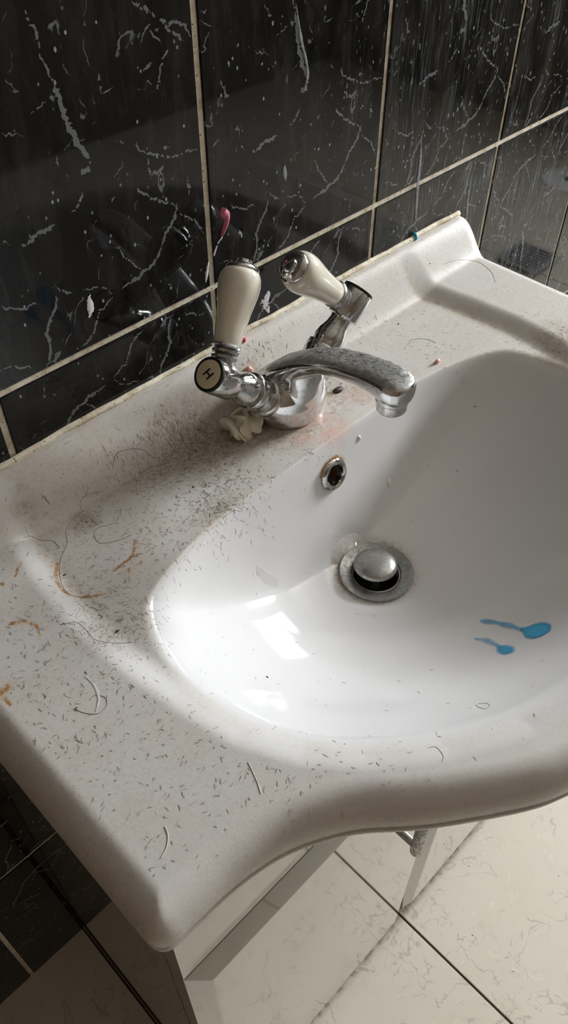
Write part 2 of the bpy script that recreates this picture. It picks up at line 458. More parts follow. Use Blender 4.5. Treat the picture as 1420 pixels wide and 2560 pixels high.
M_TILE = tile_material(); M_GROUT = grout_material(); M_FLOOR = floor_material(); M_BASIN = basin_material()
M_CHROME = chrome_material(); M_FIT = fitting_material('spotted_chrome'); M_WASTE = fitting_material('limescaled_chrome', 0.34, 0.70, 0.28, (176, 176, 174), (112, 106, 94))
M_LACQ = lacquer_material()
M_PORC = simple('cream_porcelain', hexc(226, 219, 202), 0.12, Coat_Weight=0.6, Coat_Roughness=0.05)
M_FLOORGROUT = simple('dark_floor_grout', hexc(70, 54, 42), 0.8)
M_DARK = simple('dark_void', hexc(14, 12, 10), 0.7)
M_RUSTHOLE = simple('rusty_hole', hexc(66, 46, 26), 0.8)
M_PAINT = simple('taupe_paint', hexc(104, 92, 80), 0.6)
M_CEIL = simple('ceiling_paint', hexc(196, 188, 176), 0.7)
M_FRAME = simple('white_window_frame', hexc(230, 230, 228), 0.35)

# ------------------------------------------------------------------ the room
def wall_plane(name, lo, hi, mat):
    return tag(box(name, lo, hi, mat), kind='structure')
wb = wall_plane('wall_back', (XL, 0.0, ZF), (XR, 0.1, ZC), M_GROUT)
wall_plane('wall_left', (XL - 0.1, YF, ZF), (XL, 0.1, ZC), simple('brown_paint', hexc(92, 74, 56), 0.6))
wall_plane('wall_front', (XL, YF - 0.1, ZF), (XR, YF, ZC), M_PAINT)
wall_plane('ceiling', (XL - 0.1, YF - 0.1, ZC), (XR + 0.1, 0.1, ZC + 0.1), M_CEIL)
fl = wall_plane('floor', (XL - 0.1, YF - 0.1, ZF - 0.1), (XR + 0.1, 0.1, ZF - 0.0025), M_FLOORGROUT)
# right wall with the window opening
WY0, WY1, WZ0, WZ1 = -1.02, -0.16, 0.50, 1.14
WM = WY0 + 0.30                 # mullion: a narrow and a wide pane
bm = bmesh.new()
for lo, hi in (((XR, YF, ZF), (XR + 0.1, 0.1, WZ0)), ((XR, YF, WZ1), (XR + 0.1, 0.1, ZC)), ((XR, YF, WZ0), (XR + 0.1, WY0, WZ1)), ((XR, WY1, WZ0), (XR + 0.1, 0.1, WZ1))):
    box_bm(bm, lo, hi)
tag(from_bm('wall_right', bm, M_PAINT), kind='structure')
win = tag(empty('window_1', (XR + 0.03, (WY0 + WY1) / 2, WZ0)), kind='structure')
for k, (lo, hi) in enumerate((((XR + 0.01, WY0, WZ0), (XR + 0.06, WY1, WZ0 + 0.05)), ((XR + 0.01, WY0, WZ1 - 0.05), (XR + 0.06, WY1, WZ1)),
                ((XR + 0.01, WY0, WZ0 + 0.05), (XR + 0.06, WY0 + 0.05, WZ1 - 0.05)), ((XR + 0.01, WY1 - 0.05, WZ0 + 0.05), (XR + 0.06, WY1, WZ1 - 0.05)),
                ((XR + 0.012, WM - 0.025, WZ0 + 0.05), (XR + 0.058, WM + 0.025, WZ1 - 0.05)))):
    box('window_frame', lo, hi, M_FRAME, win, 0.003)
mp = NT('frosted_daylight_pane'); mp.set(Base_Color=(0.8, 0.85, 0.9, 1), Roughness=0.3, Emission_Color=(0.90, 0.955, 1.0, 1), Emission_Strength=WIN_STRENGTH)
for a, b in ((WY0 + 0.05, WM - 0.025), (WM + 0.025, WY1 - 0.05)):
    box('pane', (XR + 0.03, a, WZ0 + 0.05), (XR + 0.036, b, WZ1 - 0.05), mp.m, win)

# wall tiles: one shared mesh, each tile an object; rows counted from the joint at z = 0
G = 0.0026
def tile_mesh(name, w, h, t, bev, horizontal=False):
    bm = bmesh.new()
    if horizontal: box_bm(bm, (-w / 2, -h / 2, -t), (w / 2, h / 2, 0))
    else: box_bm(bm, (-w / 2, -t, -h / 2), (w / 2, 0, h / 2))
    es = [e for e in bm.edges if all((v.co.z > -1e-6 if horizontal else v.co.y < -t + 1e-6) for v in e.verts)]
    bmesh.ops.bevel(bm, geom=es, offset=bev, segments=2, affect='EDGES')
    bmesh.ops.recalc_face_normals(bm, faces=bm.faces)
    me = bpy.data.meshes.new(name); bm.to_mesh(me); bm.free(); return me
TM = tile_mesh('wall_tile', TW - 2 * G, TH - 2 * G, 0.0016, 0.0008); TM.materials.append(M_TILE); TM.materials.append(simple('grey_printed_vein', hexc(104, 106, 106), 0.12, Specular_IOR_Level=0.32))
def print_veins(me):
    # ragged grey veins, the same print on every tile
    rs = np.random.default_rng(21); bm = bmesh.new(); bm.from_mesh(me)
    for path, w in VEIN_PATHS:
        P = np.array(path) / 1e3
        L = np.r_[0, np.cumsum(np.linalg.norm(np.diff(P, axis=0), axis=1))]; n = max(6, int(L[-1] / 0.0011))
        t = np.linspace(0, L[-1], n); Q = np.stack([np.interp(t, L, P[:, 0]), np.interp(t, L, P[:, 1])], 1)
        jit = np.cumsum(rs.normal(0, 0.00055, (n, 2)), 0); jit -= np.linspace(0, 1, n)[:, None] * jit[-1]; Q = Q + jit
        T = np.gradient(Q, axis=0); T /= np.linalg.norm(T, axis=1)[:, None] + 1e-9; S = np.stack([-T[:, 1], T[:, 0]], 1)
        wa = w * 0.0008 * np.clip(1 + 0.45 * rs.normal(size=n), 0.12, 2.2); wb = w * 0.0008 * np.clip(1 + 0.45 * rs.normal(size=n), 0.12, 2.2)
        taper = np.minimum(1, np.minimum(np.arange(n), np.arange(n)[::-1]) / 3.0 + 0.1); gap = rs.random(n) < (0.20 if w < 1.2 else 0.05)
        A = Q + S * (wa * taper)[:, None]; B = Q - S * (wb * taper)[:, None]; ok = lambda q: abs(q[0]) < TW / 2 - 0.0035 and abs(q[1]) < TH / 2 - 0.0035
        for i in range(n - 1):
            if gap[i] or not all(ok(q) for q in (A[i], A[i + 1], B[i], B[i + 1])): continue
            f = bm.faces.new([bm.verts.new((q[0], -0.00166, q[1])) for q in (A[i], A[i + 1], B[i + 1], B[i])]); f.material_index = 1
            f.normal_update()
            if f.normal.y > 0: f.normal_flip()
    bm.to_mesh(me); bm.free()
print_veins(TM)
for i in range(-5, 13):
    for j in range(-3, 6):
        o = bpy.data.objects.new('wall_tile', TM); COL.objects.link(o)
        o.location = ((i + 0.5) * TW, 0.0, (j + 0.5) * TH); o.parent = wb
        if j == 5: o.location.z = 5 * TH + 0.0365; o.scale.z = 0.24          # cut course under the ceiling
        if j % 2: o.rotation_euler = (0, math.pi, 0)
FW = 0.3300
FM = tile_mesh('floor_tile', FW - 0.003, FW - 0.003, 0.0025, 0.0006, True); FM.materials.append(M_FLOOR)
for i in range(-4, 9):
    for j in range(7):
        x = 0.0127 + (i + 0.5) * FW; y = -0.245 + 0.5 * FW - j * FW
        if x + FW / 2 < XL or x - FW / 2 > XR: continue
        o = bpy.data.objects.new('floor_tile', FM); COL.objects.link(o); o.location = (x, y, ZF); o.parent = fl

# ------------------------------------------------------------------ wash basin
basin = tag(empty('wash_basin', (BX, -0.2, ZRIM)), 'dirty white ceramic vanity wash basin with a curved front, littered with hair', 'wash basin')
def build_basin():
    N = 900
    # outline resampled by angle around the drain so the rays stay star-shaped
    closed = np.vstack([outline, np.stack([np.linspace(outline[-1, 0], outline[0, 0], 120)[1:-1], np.zeros(118)], 1)])
    seg = np.linalg.norm(np.diff(np.vstack([closed, closed[:1]]), axis=0), axis=1); L = np.r_[0, np.cumsum(seg)]
    tt = np.linspace(0, L[-1], N, endpoint=False)
    cc = np.vstack([closed, closed[:1]])
    O = np.stack([np.interp(tt, L, cc[:, 0]), np.interp(tt, L, cc[:, 1])], 1)
    dirv = O - DRAIN; ang = np.arctan2(dirv[:, 1], dirv[:, 0])
    I = DRAIN + 0.0205 * np.stack([np.cos(ang), np.sin(ang)], 1)
    ts = np.r_[np.linspace(0, 0.93, 200, endpoint=False), 0.93 + 0.07 * np.sin(np.linspace(0, np.pi / 2, 34))]
    rings = [];
    for t in ts:
        P = I + (O - I) * t; rings.append(np.c_[P, basin_z(P)])
    isback = O[:, 1] > -1e-4
    nrm = np.stack([np.roll(O[:, 1], -1) - np.roll(O[:, 1], 1), -(np.roll(O[:, 0], -1) - np.roll(O[:, 0], 1))], 1)
    nrm /= np.linalg.norm(nrm, axis=1)[:, None]
    if np.mean(np.einsum('ij,ij->i', nrm, O - DRAIN)) < 0: nrm = -nrm
    def off(d):
        Q = O + nrm * d; Q[:, 1] = np.minimum(Q[:, 1], 0); Q[isback, 1] = 0; return Q
    zt = rings[-1][:, 2]
    zlow = ZRIM - EB
    for d, z in ((0.0, zlow - 0.002), (0.0002, zlow - 0.0032), (-0.0010, zlow - 0.0048), (-0.0034, zlow - 0.0056), (-0.0036, zlow - 0.0092), (-0.0012, zlow - 0.0098), (-0.0006, zlow - 0.0110), (-0.0008, zlow - 0.0136), (-0.0018, zlow - 0.0142), (-0.012, zlow - 0.0142)):
        P = off(d); rings.append(np.c_[P, np.full(N, z)])
    under = []
    for t in (0.93, 0.85, 0.75, 0.6, 0.45, 0.3, 0.15, 0.0):
        P = I + (O - I) * t; P[:, 1] = np.minimum(P[:, 1], -0.004)
        zz = np.minimum(basin_z(P) - 0.011, zlow - 0.0142); under.append(np.c_[P, zz])
    rings += under
    V = np.vstack(rings); nr = len(rings)
    a = np.arange(N); b = (a + 1) % N
    Fc = []
    for i in range(nr - 1):
        Fc.append(np.stack([i * N + a, i * N + b, (i + 1) * N + b, (i + 1) * N + a], 1))
    Fc.append(np.stack([(nr - 1) * N + a, (nr - 1) * N + b, b, a], 1))
    Fc = np.vstack(Fc)
    # opening of the overflow
    cen = V[Fc].mean(1)
    ntop = len(ts) * N
    keep = ~((np.linalg.norm(cen - OVF, axis=1) < 0.0098) & (np.arange(len(Fc)) < ntop))
    Fc = Fc[keep]
    me = bpy.data.meshes.new('basin_body')
    me.vertices.add(len(V)); me.vertices.foreach_set('co', V.astype(np.float32).ravel())
    me.loops.add(len(Fc) * 4); me.loops.foreach_set('vertex_index', Fc.astype(np.int32).ravel())
    me.polygons.add(len(Fc)); me.polygons.foreach_set('loop_start', (np.arange(len(Fc)) * 4).astype(np.int32))
    me.update(calc_edges=True); me.validate()
    me.materials.append(M_BASIN)
    o = bpy.data.objects.new('basin_body', me); COL.objects.link(o)
    bm = bmesh.new(); bm.from_mesh(me); bmesh.ops.recalc_face_normals(bm, faces=bm.faces); bm.to_mesh(me); bm.free()
    me.shade_smooth(); keep_world(o, basin)
    return o, V
def surf_frame(x, y):
    e = 0.002
    n = np.array([-(zs(x + e, y) - zs(x - e, y)) / (2 * e), -(zs(x, y + e) - zs(x, y - e)) / (2 * e), 1.0]).astype(float)
    return np.array([x, y, float(zs(x, y))]), n / np.linalg.norm(n)
OVF = on_basin([(832, 1185)])[0]
print('OVF', OVF, 'DRAIN hit', on_basin([(940, 1430)]))
body, BV = build_basin()
# dirt, rust and toothpaste-film masks on the basin (marks with a shape of their own, plus dimming against the window light)
def blob(P, uv, r, pw=1.0):
    c = on_basin([uv])[0]; return np.clip(1 - np.linalg.norm(P - c, axis=1) / r, 0, 1) ** pw
def stroke(P, uvs, r):
    c = on_basin(uvs); best = np.full(len(P), 1e9)
    for a, b in zip(c[:-1], c[1:]):
        ab = b - a; t = np.clip(((P - a) @ ab) / (ab @ ab + 1e-12), 0, 1)
        best = np.minimum(best, np.linalg.norm(P - (a + t[:, None] * ab), axis=1))
    return np.clip(1 - best / r, 0, 1)
z_, inb, s_, dr_ = basin_parts(BV[:, :2])
film_and_dim = smoothstep(inb, -0.004, 0.008) * (0.72 + 0.28 * np.maximum(smoothstep(BV[:, 1], -0.045, -0.015), smoothstep(BV[:, 0], 0.12, 0.30))) + 0.04  # dirt layer, raised at back and right to dim strong window light
film_and_dim *= 1 - 0.35 * smoothstep(-BV[:, 1], 0.26, 0.40)
film_and_dim *= 1 - 0.55 * np.exp(-((dr_ - 0.002) / 0.009) ** 2) * smoothstep(np.abs(BV[:, 0] - BX), 0.20, 0.225)
for uv, r in (((470, 1235), 0.034), ((1165, 690), 0.033), ((60, 1630), 0.022), ((300, 1390), 0.015)):
    c = on_basin([uv])[0]; d = np.linalg.norm(BV - c, axis=1)
    film_and_dim *= 1 - 0.45 * smoothstep(d, r, r * 0.7)
    film_and_dim += 0.35 * np.exp(-((d - r) / 0.0016) ** 2)
rust = np.zeros(len(BV))
for uvs, r in (([(337, 1352), (333, 1385), (322, 1400), (300, 1415), (287, 1426)], 0.0026), ([(143, 1408), (138, 1440), (150, 1470), (175, 1490)], 0.0028), ([(200, 1494), (262, 1485)], 0.0022),
               ([(25, 1560), (60, 1552), (90, 1562)], 0.0028), ([(90, 1562), (100, 1590)], 0.0022), ([(0, 1735), (18, 1720)], 0.006), ([(10, 1745), (25, 1760)], 0.003), ([(352, 1404), (352, 1410)], 0.002), ([(322, 1420), (323, 1432)], 0.0018),
               ([(2, 1458), (8, 1462)], 0.003), ([(38, 1440), (46, 1415)], 0.002)):
    rust = np.maximum(rust, stroke(BV, uvs, r * 0.8))
# rust round the overflow and the waste
do = np.linalg.norm(BV - OVF, axis=1)
rust = np.maximum(rust, 1.0 * smoothstep(do, 0.0195, 0.0140) * (0.35 + 0.65 * smoothstep(BV[:, 2] - OVF[2], 0.0, 0.010)))
dd = np.linalg.norm(BV - np.array([DRAIN[0], DRAIN[1], ZDRAIN]), axis=1)
grime = 0.60 * smoothstep(dd, 0.045, 0.0325) * smoothstep(BV[:, 1] - DRAIN[1], -0.03, 0.02) + 0.35 * smoothstep(dd, 0.040, 0.0328)
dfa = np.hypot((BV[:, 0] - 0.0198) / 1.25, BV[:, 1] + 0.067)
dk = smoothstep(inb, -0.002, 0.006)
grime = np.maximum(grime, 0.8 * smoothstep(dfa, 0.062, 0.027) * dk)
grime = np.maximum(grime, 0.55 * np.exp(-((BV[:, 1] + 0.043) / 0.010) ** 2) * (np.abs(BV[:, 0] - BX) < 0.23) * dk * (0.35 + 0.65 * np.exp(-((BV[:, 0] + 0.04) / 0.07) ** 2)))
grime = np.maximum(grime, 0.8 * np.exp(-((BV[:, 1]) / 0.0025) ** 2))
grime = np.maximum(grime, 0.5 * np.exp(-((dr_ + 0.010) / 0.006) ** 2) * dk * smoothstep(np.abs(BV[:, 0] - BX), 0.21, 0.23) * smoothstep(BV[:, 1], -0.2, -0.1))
for uv, r, a in (((520, 1110), 0.055, 0.75), ((215, 1300), 0.014, 0.9), ((430, 1180), 0.03, 0.5), ((1400, 840), 0.03, 0.6), ((1390, 890), 0.02, 0.7), ((540, 1270), 0.025, 0.4), ((860, 970), 0.03, 0.6), ((60, 1270), 0.012, 0.5), ((250, 1590), 0.02, 0.45)):
    grime = np.maximum(grime, a * np.sqrt(blob(BV, uv, r)) * dk)
pink = np.zeros(len(BV))
for uv, r, a in (((820, 1070), 0.026, 1.0), ((760, 1085), 0.02, 0.8), ((900, 985), 0.02, 0.6), ((620, 930), 0.012, 0.6)):
    pink = np.maximum(pink, a * blob(BV, uv, r))
for nm, arr in (('film_and_dim', film_and_dim), ('rust', rust), ('grime', grime), ('pink', pink)):
    at = body.data.attributes.new(nm, 'FLOAT', 'POINT'); at.data.foreach_set('value', np.clip(arr, 0, 1).astype(np.float32))

# overflow ring and its dark throat
P0, n0 = surf_frame(OVF[0], OVF[1])
P0 = OVF
ring = lathe('overflow_ring', [(0.0005, 0.0146), (0.0022, 0.0146), (0.0040, 0.0130), (0.0044, 0.0112), (0.0034, 0.0096), (0.0005, 0.0088), (-0.0018, 0.0087), (-0.0018, 0.0094), (0.0002, 0.0104), (0.0005, 0.0146)], P0, n0, M_FIT, basin)
ring['label'] = 'dulled chrome overflow ring'
thr_ = lathe('overflow_throat', [(-0.0004, 0.0101), (-0.0016, 0.0090), (-0.013, 0.0086), (-0.013, 0.0)], P0, n0, M_RUSTHOLE, basin)
# waste: flange, throat, plug
DZ = float(zs(DRAIN[0], DRAIN[1] - 0.03)); DZ = ZDRAIN + 0.0015
D3 = np.array([DRAIN[0], DRAIN[1], DZ])
dtilt = np.array([0.0, -0.02, 1.0])
flange = lathe('drain_flange', [(0.0, 0.0325), (0.0012, 0.0332), (0.0022, 0.0322), (0.0014, 0.0285), (0.0000, 0.0225), (-0.003, 0.0202), (-0.012, 0.0196), (-0.03, 0.0196), (-0.03, 0.0202), (-0.004, 0.0204), (-0.002, 0.026), (0.0, 0.0325)], D3, dtilt, M_WASTE, basin, 64)
flange['label'] = 'limescaled chrome waste flange'
lathe('drain_throat', [(-0.008, 0.0195), (-0.028, 0.0194), (-0.028, 0.0)], D3, dtilt, M_DARK, basin)
plug = lathe('drain_plug', [(0.0145, 0.0), (0.0144, 0.006), (0.0136, 0.012), (0.0118, 0.0168), (0.0098, 0.0190), (0.0082, 0.0194), (0.0070, 0.0188), (0.0066, 0.0160), (0.0060, 0.006), (-0.006, 0.0055), (-0.020, 0.0055), (-0.020, 0.0)], D3 + np.array([-0.0004, 0.0015, 0.0]), (0.03, 0.03, 1), M_WASTE, basin, 64)
plug['label'] = 'domed chrome plug'
# sealant bead along the wall
bead_pts = [(x, -0.0026 + 0.0006 * math.sin(x * 70) + 0.0004 * math.sin(x * 190), ZBACK + 0.0012 + 0.0006 * math.sin(x * 45 + 1)) for x in np.linspace(outline[0, 0] - 0.001, outline[-1, 0] - 0.012, 160)]
V, Fc = tube_data(bead_pts, 0.0028, 8)
bead = mesh_obj('trim_1', V, Fc, M_GROUT); tag(bead, 'cream sealant bead where basin meets black tiles', kind='structure')

# ------------------------------------------------------------------ vanity cabinet
CX0, CX1, CM = -0.3155, 0.3415, 0.0055     # sides, joint between the doors
ZT = ZRIM - EB - 0.0143
cab = tag(empty('vanity_cabinet', (CM, -0.15, ZF)), 'glossy cream cabinet with two doors standing under the wash basin', 'cabinet')
box('side_panel', (CX0, -0.284, ZF), (CX0 + 0.018, -0.004, ZT), M_LACQ, cab, 0.001)
box('side_panel', (CX1 - 0.018, -0.284, ZF), (CX1, -0.004, ZT), M_LACQ, cab, 0.001)
def top_rail():
    # front board, its upper edge cut to follow the underside of the bowl
    xs = np.linspace(CX0, CX1, 60); V = []
    for y in (-0.3032, -0.2845):
        for x in xs:
            top = min(ZT - 0.0004, float(basin_z(np.array([[x, -0.3032], [x, -0.294], [x, -0.2845]])).min()) - 0.0125)
            V += [(x, y, -0.2545), (x, y, top)]
    n = len(xs); Fc = []
    for i in range(n - 1):
        a = 2 * i; b = 2 * n + 2 * i
        Fc += [(a, a + 2, a + 3, a + 1), (b, b + 1, b + 3, b + 2), (a + 1, a + 3, b + 3, b + 1), (a, b, b + 2, a + 2)]
    e = 2 * n - 2; Fc += [(0, 1, 2 * n + 1, 2 * n), (e, 2 * n + e, 2 * n + e + 1, e + 1)]
    o = mesh_obj('top_rail', V, Fc, M_LACQ, smooth=False); fix_normals(o); o.data.shade_flat(); keep_world(o, cab)
top_rail()
box('plinth', (CX0, -0.3032, ZF), (CX1, -0.2845, -0.8600), M_LACQ, cab, 0.0008)
box('floor_panel', (CX0 + 0.018, -0.284, -0.862), (CX1 - 0.018, -0.004, -0.846), M_LACQ, cab)
def door(x0, x1, z0, z1):
    yb, ye, yf = -0.2850, -0.3032, -0.3122
    bx, bz = 0.0165, 0.021
    r = lambda dx, dz, y: [(x0 + dx, y, z0 + dz), (x1 - dx, y, z0 + dz), (x1 - dx, y, z1 - dz), (x0 + dx, y, z1 - dz)]
    V = r(0, 0, yb) + r(0, 0, ye) + r(bx, bz, yf)
    Fc = [(3, 2, 1, 0)] + [(i + k, i + (k + 1) % 4, i + 4 + (k + 1) % 4, i + 4 + k) for i in (0, 4) for k in range(4)] + [(8, 9, 10, 11)]
    bm = bmesh.new(); vs = [bm.verts.new(v) for v in V]
    for f in Fc: bm.faces.new([vs[i] for i in f])
    bmesh.ops.recalc_face_normals(bm, faces=bm.faces)
    bmesh.ops.bevel(bm, geom=bm.edges[:], offset=0.0006, segments=2, affect='EDGES')
    o = from_bm('door', bm, M_LACQ); keep_world(o, cab)
    return o
d1 = door(CX0, CM - 0.0015, -0.8580, -0.2565); d2 = door(CM + 0.0015, CX1, -0.8580, -0.2565)
M_RUSTY = fitting_material('rust_pitted_chrome', 0.36, 0.6, 0.25)
def bar_handle(par, x, z0):
    y = -0.3365; z1 = z0 + 0.14
    V, Fc = tube_data([(x, y, z) for z in (z0, z0 + 0.001, z0 + 0.004, z0 + 0.02, z1 - 0.004, z1 - 0.001, z1)], [0.0030, 0.0050, 0.0058, 0.0058, 0.0058, 0.0050, 0.0030], 16)
    vv, ff = list(V), list(Fc)
    for zz in (z0 + 0.014, z1 - 0.014):
        v2, f2 = tube_data([(x, yy, zz) for yy in (y, -0.325, -0.3118)], 0.0042, 12)
        ff += [tuple(i + len(vv) for i in f) for f in f2]; vv += list(v2)
    h = mesh_obj('door_handle', vv, ff, M_RUSTY); fix_normals(h); edge_split(h)
    h.parent = par; h.matrix_parent_inverse = Matrix.Translation(-Vector(cab.location)); h['label'] = 'rust-pitted chrome bar handle'
    h.matrix_parent_inverse = (par.matrix_parent_inverse.copy() @ Matrix.Translation(Vector(cab.location))).inverted() @ Matrix.Identity(4)
    return h
bar_handle(d1, -0.081, -0.412); bar_handle(d2, 0.092, -0.412)

# ------------------------------------------------------------------ mixer tap
TX, TY = 0.0198, -0.067
TZ = float(zs(TX, TY))
tap = tag(empty('mixer_tap', (TX, TY, TZ)), 'spotted chrome basin mixer tap with two cream porcelain lever handles', 'tap')
AO = np.array([TX, TY, -0.0955])
aL = np.array([-math.cos(math.radians(43)), 0, math.sin(math.radians(43))])
aR = np.array([math.cos(math.radians(42)), 0, math.sin(math.radians(42))])
def ell_loft(secs, n=48):
    """secs: centre, half-axes vectors u and v, top flattening exponent"""
    V, Fc = [], []
    for c, u, v, e in secs:
        for j in range(n):
            t = 2 * math.pi * j / n; cx, sx = math.cos(t), math.sin(t)
            V.append(np.asarray(c) + np.asarray(u) * np.sign(cx) * abs(cx) ** e + np.asarray(v) * np.sign(sx) * abs(sx) ** e)
    m = len(secs)
    for i in range(m - 1):
        for j in range(n):
            k = (j + 1) % n; Fc.append((i * n + j, i * n + k, (i + 1) * n + k, (i + 1) * n + j))
    Fc.append(tuple(range(n))[::-1]); Fc.append(tuple(range((m - 1) * n, m * n)))
    return V, Fc
def tap_body():
    vv, ff = [], []
    def add(d):
        V, Fc = d; o = len(vv); vv.extend(V); ff.extend(tuple(i + o for i in f) for f in Fc)
    add(ell_loft([((TX, TY + dy, TZ + h), (rx, 0, 0), (0, ry, 0), 0.95) for h, rx, ry, dy in
        ((-0.0006, 0.0285, 0.0270, 0), (0.0005, 0.0290, 0.0275, 0), (0.004, 0.0315, 0.029, 0), (0.011, 0.0345, 0.0300, 0), (0.020, 0.0350, 0.0300, -0.001), (0.028, 0.0315, 0.0275, -0.003), (0.035, 0.0260, 0.0225, -0.006), (0.041, 0.0190, 0.0160, -0.010), (0.045, 0.010, 0.009, -0.014))]))
    # front stem that carries the spout
    add(ell_loft([((TX, TY + dy, TZ + h), (rx, 0, 0), (0, ry, 0), 0.9) for h, rx, ry, dy in
        ((0.0, 0.020, 0.016, -0.011), (0.015, 0.0205, 0.017, -0.013), (0.030, 0.0195, 0.017, -0.015), (0.045, 0.0185, 0.016, -0.017), (0.052, 0.0175, 0.014, -0.018), (0.057, 0.0150, 0.010, -0.020))]))
    path = [(-0.034, -0.0740, -0.094, .0150), (-0.046, -0.0610, -0.090, .0200), (-0.058, -0.0500, -0.080, .0215), (-0.0725, -0.0395, -0.066, .0205), (-0.086, -0.0305, -0.053, .0186), (-0.098, -0.0240, -0.0425, .0170), (-0.114, -0.0170, -0.0315, .0162), (-0.132, -0.0115, -0.0248, .0158),
            (-0.150, -0.0075, -0.0216, .0158), (-0.165, -0.0050, -0.0216, .0160), (-0.176, -0.0046, -0.0236, .0160), (-0.1835, -0.0058, -0.0240, .0142), (-0.1880, -0.0074, -0.0236, .0104), (-0.1900, -0.0092, -0.0225, .0050)]
    secs = [((TX, y, (zt + zb) / 2), (w, 0, 0), (0, 0, (zt - zb) / 2), 0.62) for y, zt, zb, w in path]
    add(ell_loft(secs))
    add(ell_loft([((TX, -0.1752, z), (r, 0, 0), (0, r, 0), 1.0) for z, r in ((-0.0140, 0.0132), (-0.0275, 0.0132))]))
    for a in (aL, aR):
        add(lathe_data([(0.012, 0.0), (0.012, 0.0165), (0.030, 0.0160), (0.0425, 0.0158), (0.0425, 0.0)], AO, a, 40))
    o = mesh_obj('tap_body', vv, ff, M_CHROME)
    md = o.modifiers.new('r', 'REMESH'); md.mode = 'VOXEL'; md.voxel_size = 0.00095
    ms = o.modifiers.new('s', 'SMOOTH'); ms.factor = 0.5; ms.iterations = 15
    dg = bpy.context.evaluated_depsgraph_get(); me = bpy.data.meshes.new_from_object(o.evaluated_get(dg))
    o.modifiers.clear(); old = o.data; o.data = me; me.name = 'tap_body'; bpy.data.meshes.remove(old)
    me.shade_smooth(); keep_world(o, tap); return o
tap_body()
lathe('aerator', [(0.0, 0.0118), (-0.010, 0.0116), (-0.0112, 0.0108), (-0.0112, 0.0086), (-0.007, 0.0084), (-0.007, 0.0)], (TX, -0.1750, -0.0245), (0, 0.04, 1), M_FIT, tap)
M_BAND = fitting_material('tarnished_brass_ring', 0.4, 0.62, 0.15)
M_BLACK = simple('black_lettering', hexc(16, 14, 14), 0.5)
M_DISC = simple('ivory_index_disc', hexc(222, 208, 176), 0.35)
M_GREEN = simple('dark_knurled_ring', hexc(52, 54, 44), 0.4, 0.7)
def lever(a, g, letter, label):
    # collar, spindle and hub along the arm a; porcelain lever along g
    hub = lathe('lever_hub', [(0.036, 0.0), (0.036, 0.0172), (0.0375, 0.0178), (0.0415, 0.0178), (0.0428, 0.0170), (0.0438, 0.0150), (0.0500, 0.0146), (0.0512, 0.0152), (0.0600, 0.0152), (0.0608, 0.0146), (0.0612, 0.0128),
                             (0.0630, 0.0128), (0.0660, 0.0136), (0.0720, 0.0126), (0.0790, 0.0100), (0.0850, 0.0092), (0.0872, 0.0098), (0.0880, 0.0132), (0.0890, 0.0138), (0.1120, 0.0138), (0.1132, 0.0133), (0.1136, 0.0)], AO, a, M_FIT, tap)
    hub['label'] = label
    def sub(o):
        o.parent = hub; o.matrix_parent_inverse = Matrix.Translation(-Vector(tap.location)) ; o.matrix_parent_inverse = (hub.matrix_parent_inverse.copy() @ Matrix.Translation(Vector(tap.location))).inverted(); return o
    H = AO + a * 0.1010
    g = np.asarray(g, float); g /= np.linalg.norm(g)
    sub(lathe('index_ring', [(0.1130, 0.0), (0.1130, 0.0134), (0.1152, 0.0134), (0.1156, 0.0124), (0.1150, 0.0112), (0.1150, 0.0)], AO, a, M_GREEN))
    sub(lathe('index_disc', [(0.1145, 0.0), (0.1145, 0.0112), (0.1156, 0.0110), (0.1160, 0.0100), (0.1162, 0.0)], AO, a, M_DISC))
    if letter:
        cu = bpy.data.curves.new('letter', 'FONT'); cu.body = letter; cu.size = 0.0106; cu.align_x = 'CENTER'; cu.align_y = 'CENTER'; cu.extrude = 0.0002; cu.shear = 0.15; cu.offset = 0.00012
        to = bpy.data.objects.new('letter', cu); COL.objects.link(to)
        me = bpy.data.meshes.new_from_object(to.evaluated_get(bpy.context.evaluated_depsgraph_get()))
        bpy.data.objects.remove(to)
        lo = bpy.data.objects.new('letter', me); COL.objects.link(lo); me.materials.clear(); me.materials.append(M_BLACK)
        zax = Vector(a); up = Vector(LETTER_UP); up = (up - zax * up.dot(zax)).normalized(); xax = up.cross(zax)
        mt = Matrix((xax, up, zax)).transposed()
        for v in me.vertices: v.co = mt @ v.co + Vector(AO + a * 0.1163)
        sub(lo)
    sub(lathe('neck_ring', [(0.012, 0.0), (0.012, 0.0062), (0.0140, 0.0068), (0.0150, 0.0098), (0.0168, 0.0102), (0.0180, 0.0080), (0.0188, 0.0072), (0.0196, 0.0100), (0.0214, 0.0104), (0.0226, 0.0084), (0.0232, 0.0098), (0.0244, 0.0116), (0.0260, 0.0112), (0.0262, 0.0)], H, g, M_BAND))
    sub(lathe('porcelain_grip', [(0.0258, 0.0), (0.0258, 0.0098), (0.0270, 0.0104), (0.0330, 0.0110), (0.0430, 0.0120), (0.0530, 0.0134), (0.0610, 0.0149), (0.0680, 0.0161), (0.0735, 0.0164), (0.0785, 0.0157), (0.0822, 0.0140), (0.0836, 0.0120), (0.0838, 0.0)], H, g, M_PORC, n=56))
    sub(lathe('end_cap', [(0.0832, 0.0), (0.0832, 0.0128), (0.0846, 0.0130), (0.0862, 0.0122), (0.0878, 0.0098), (0.0884, 0.0076), (0.0888, 0.0064), (0.0912, 0.0060), (0.0920, 0.0046), (0.0922, 0.0)], H, g, M_FIT))
    return hub
LETTER_UP = (0.68, -0.30, 0.73)
lever(aL, (0.640, 0.345, 0.687), 'H', 'chrome lever hub marked H')
lever(aR, (-0.738, 0.085, 0.670), None, 'chrome lever hub')

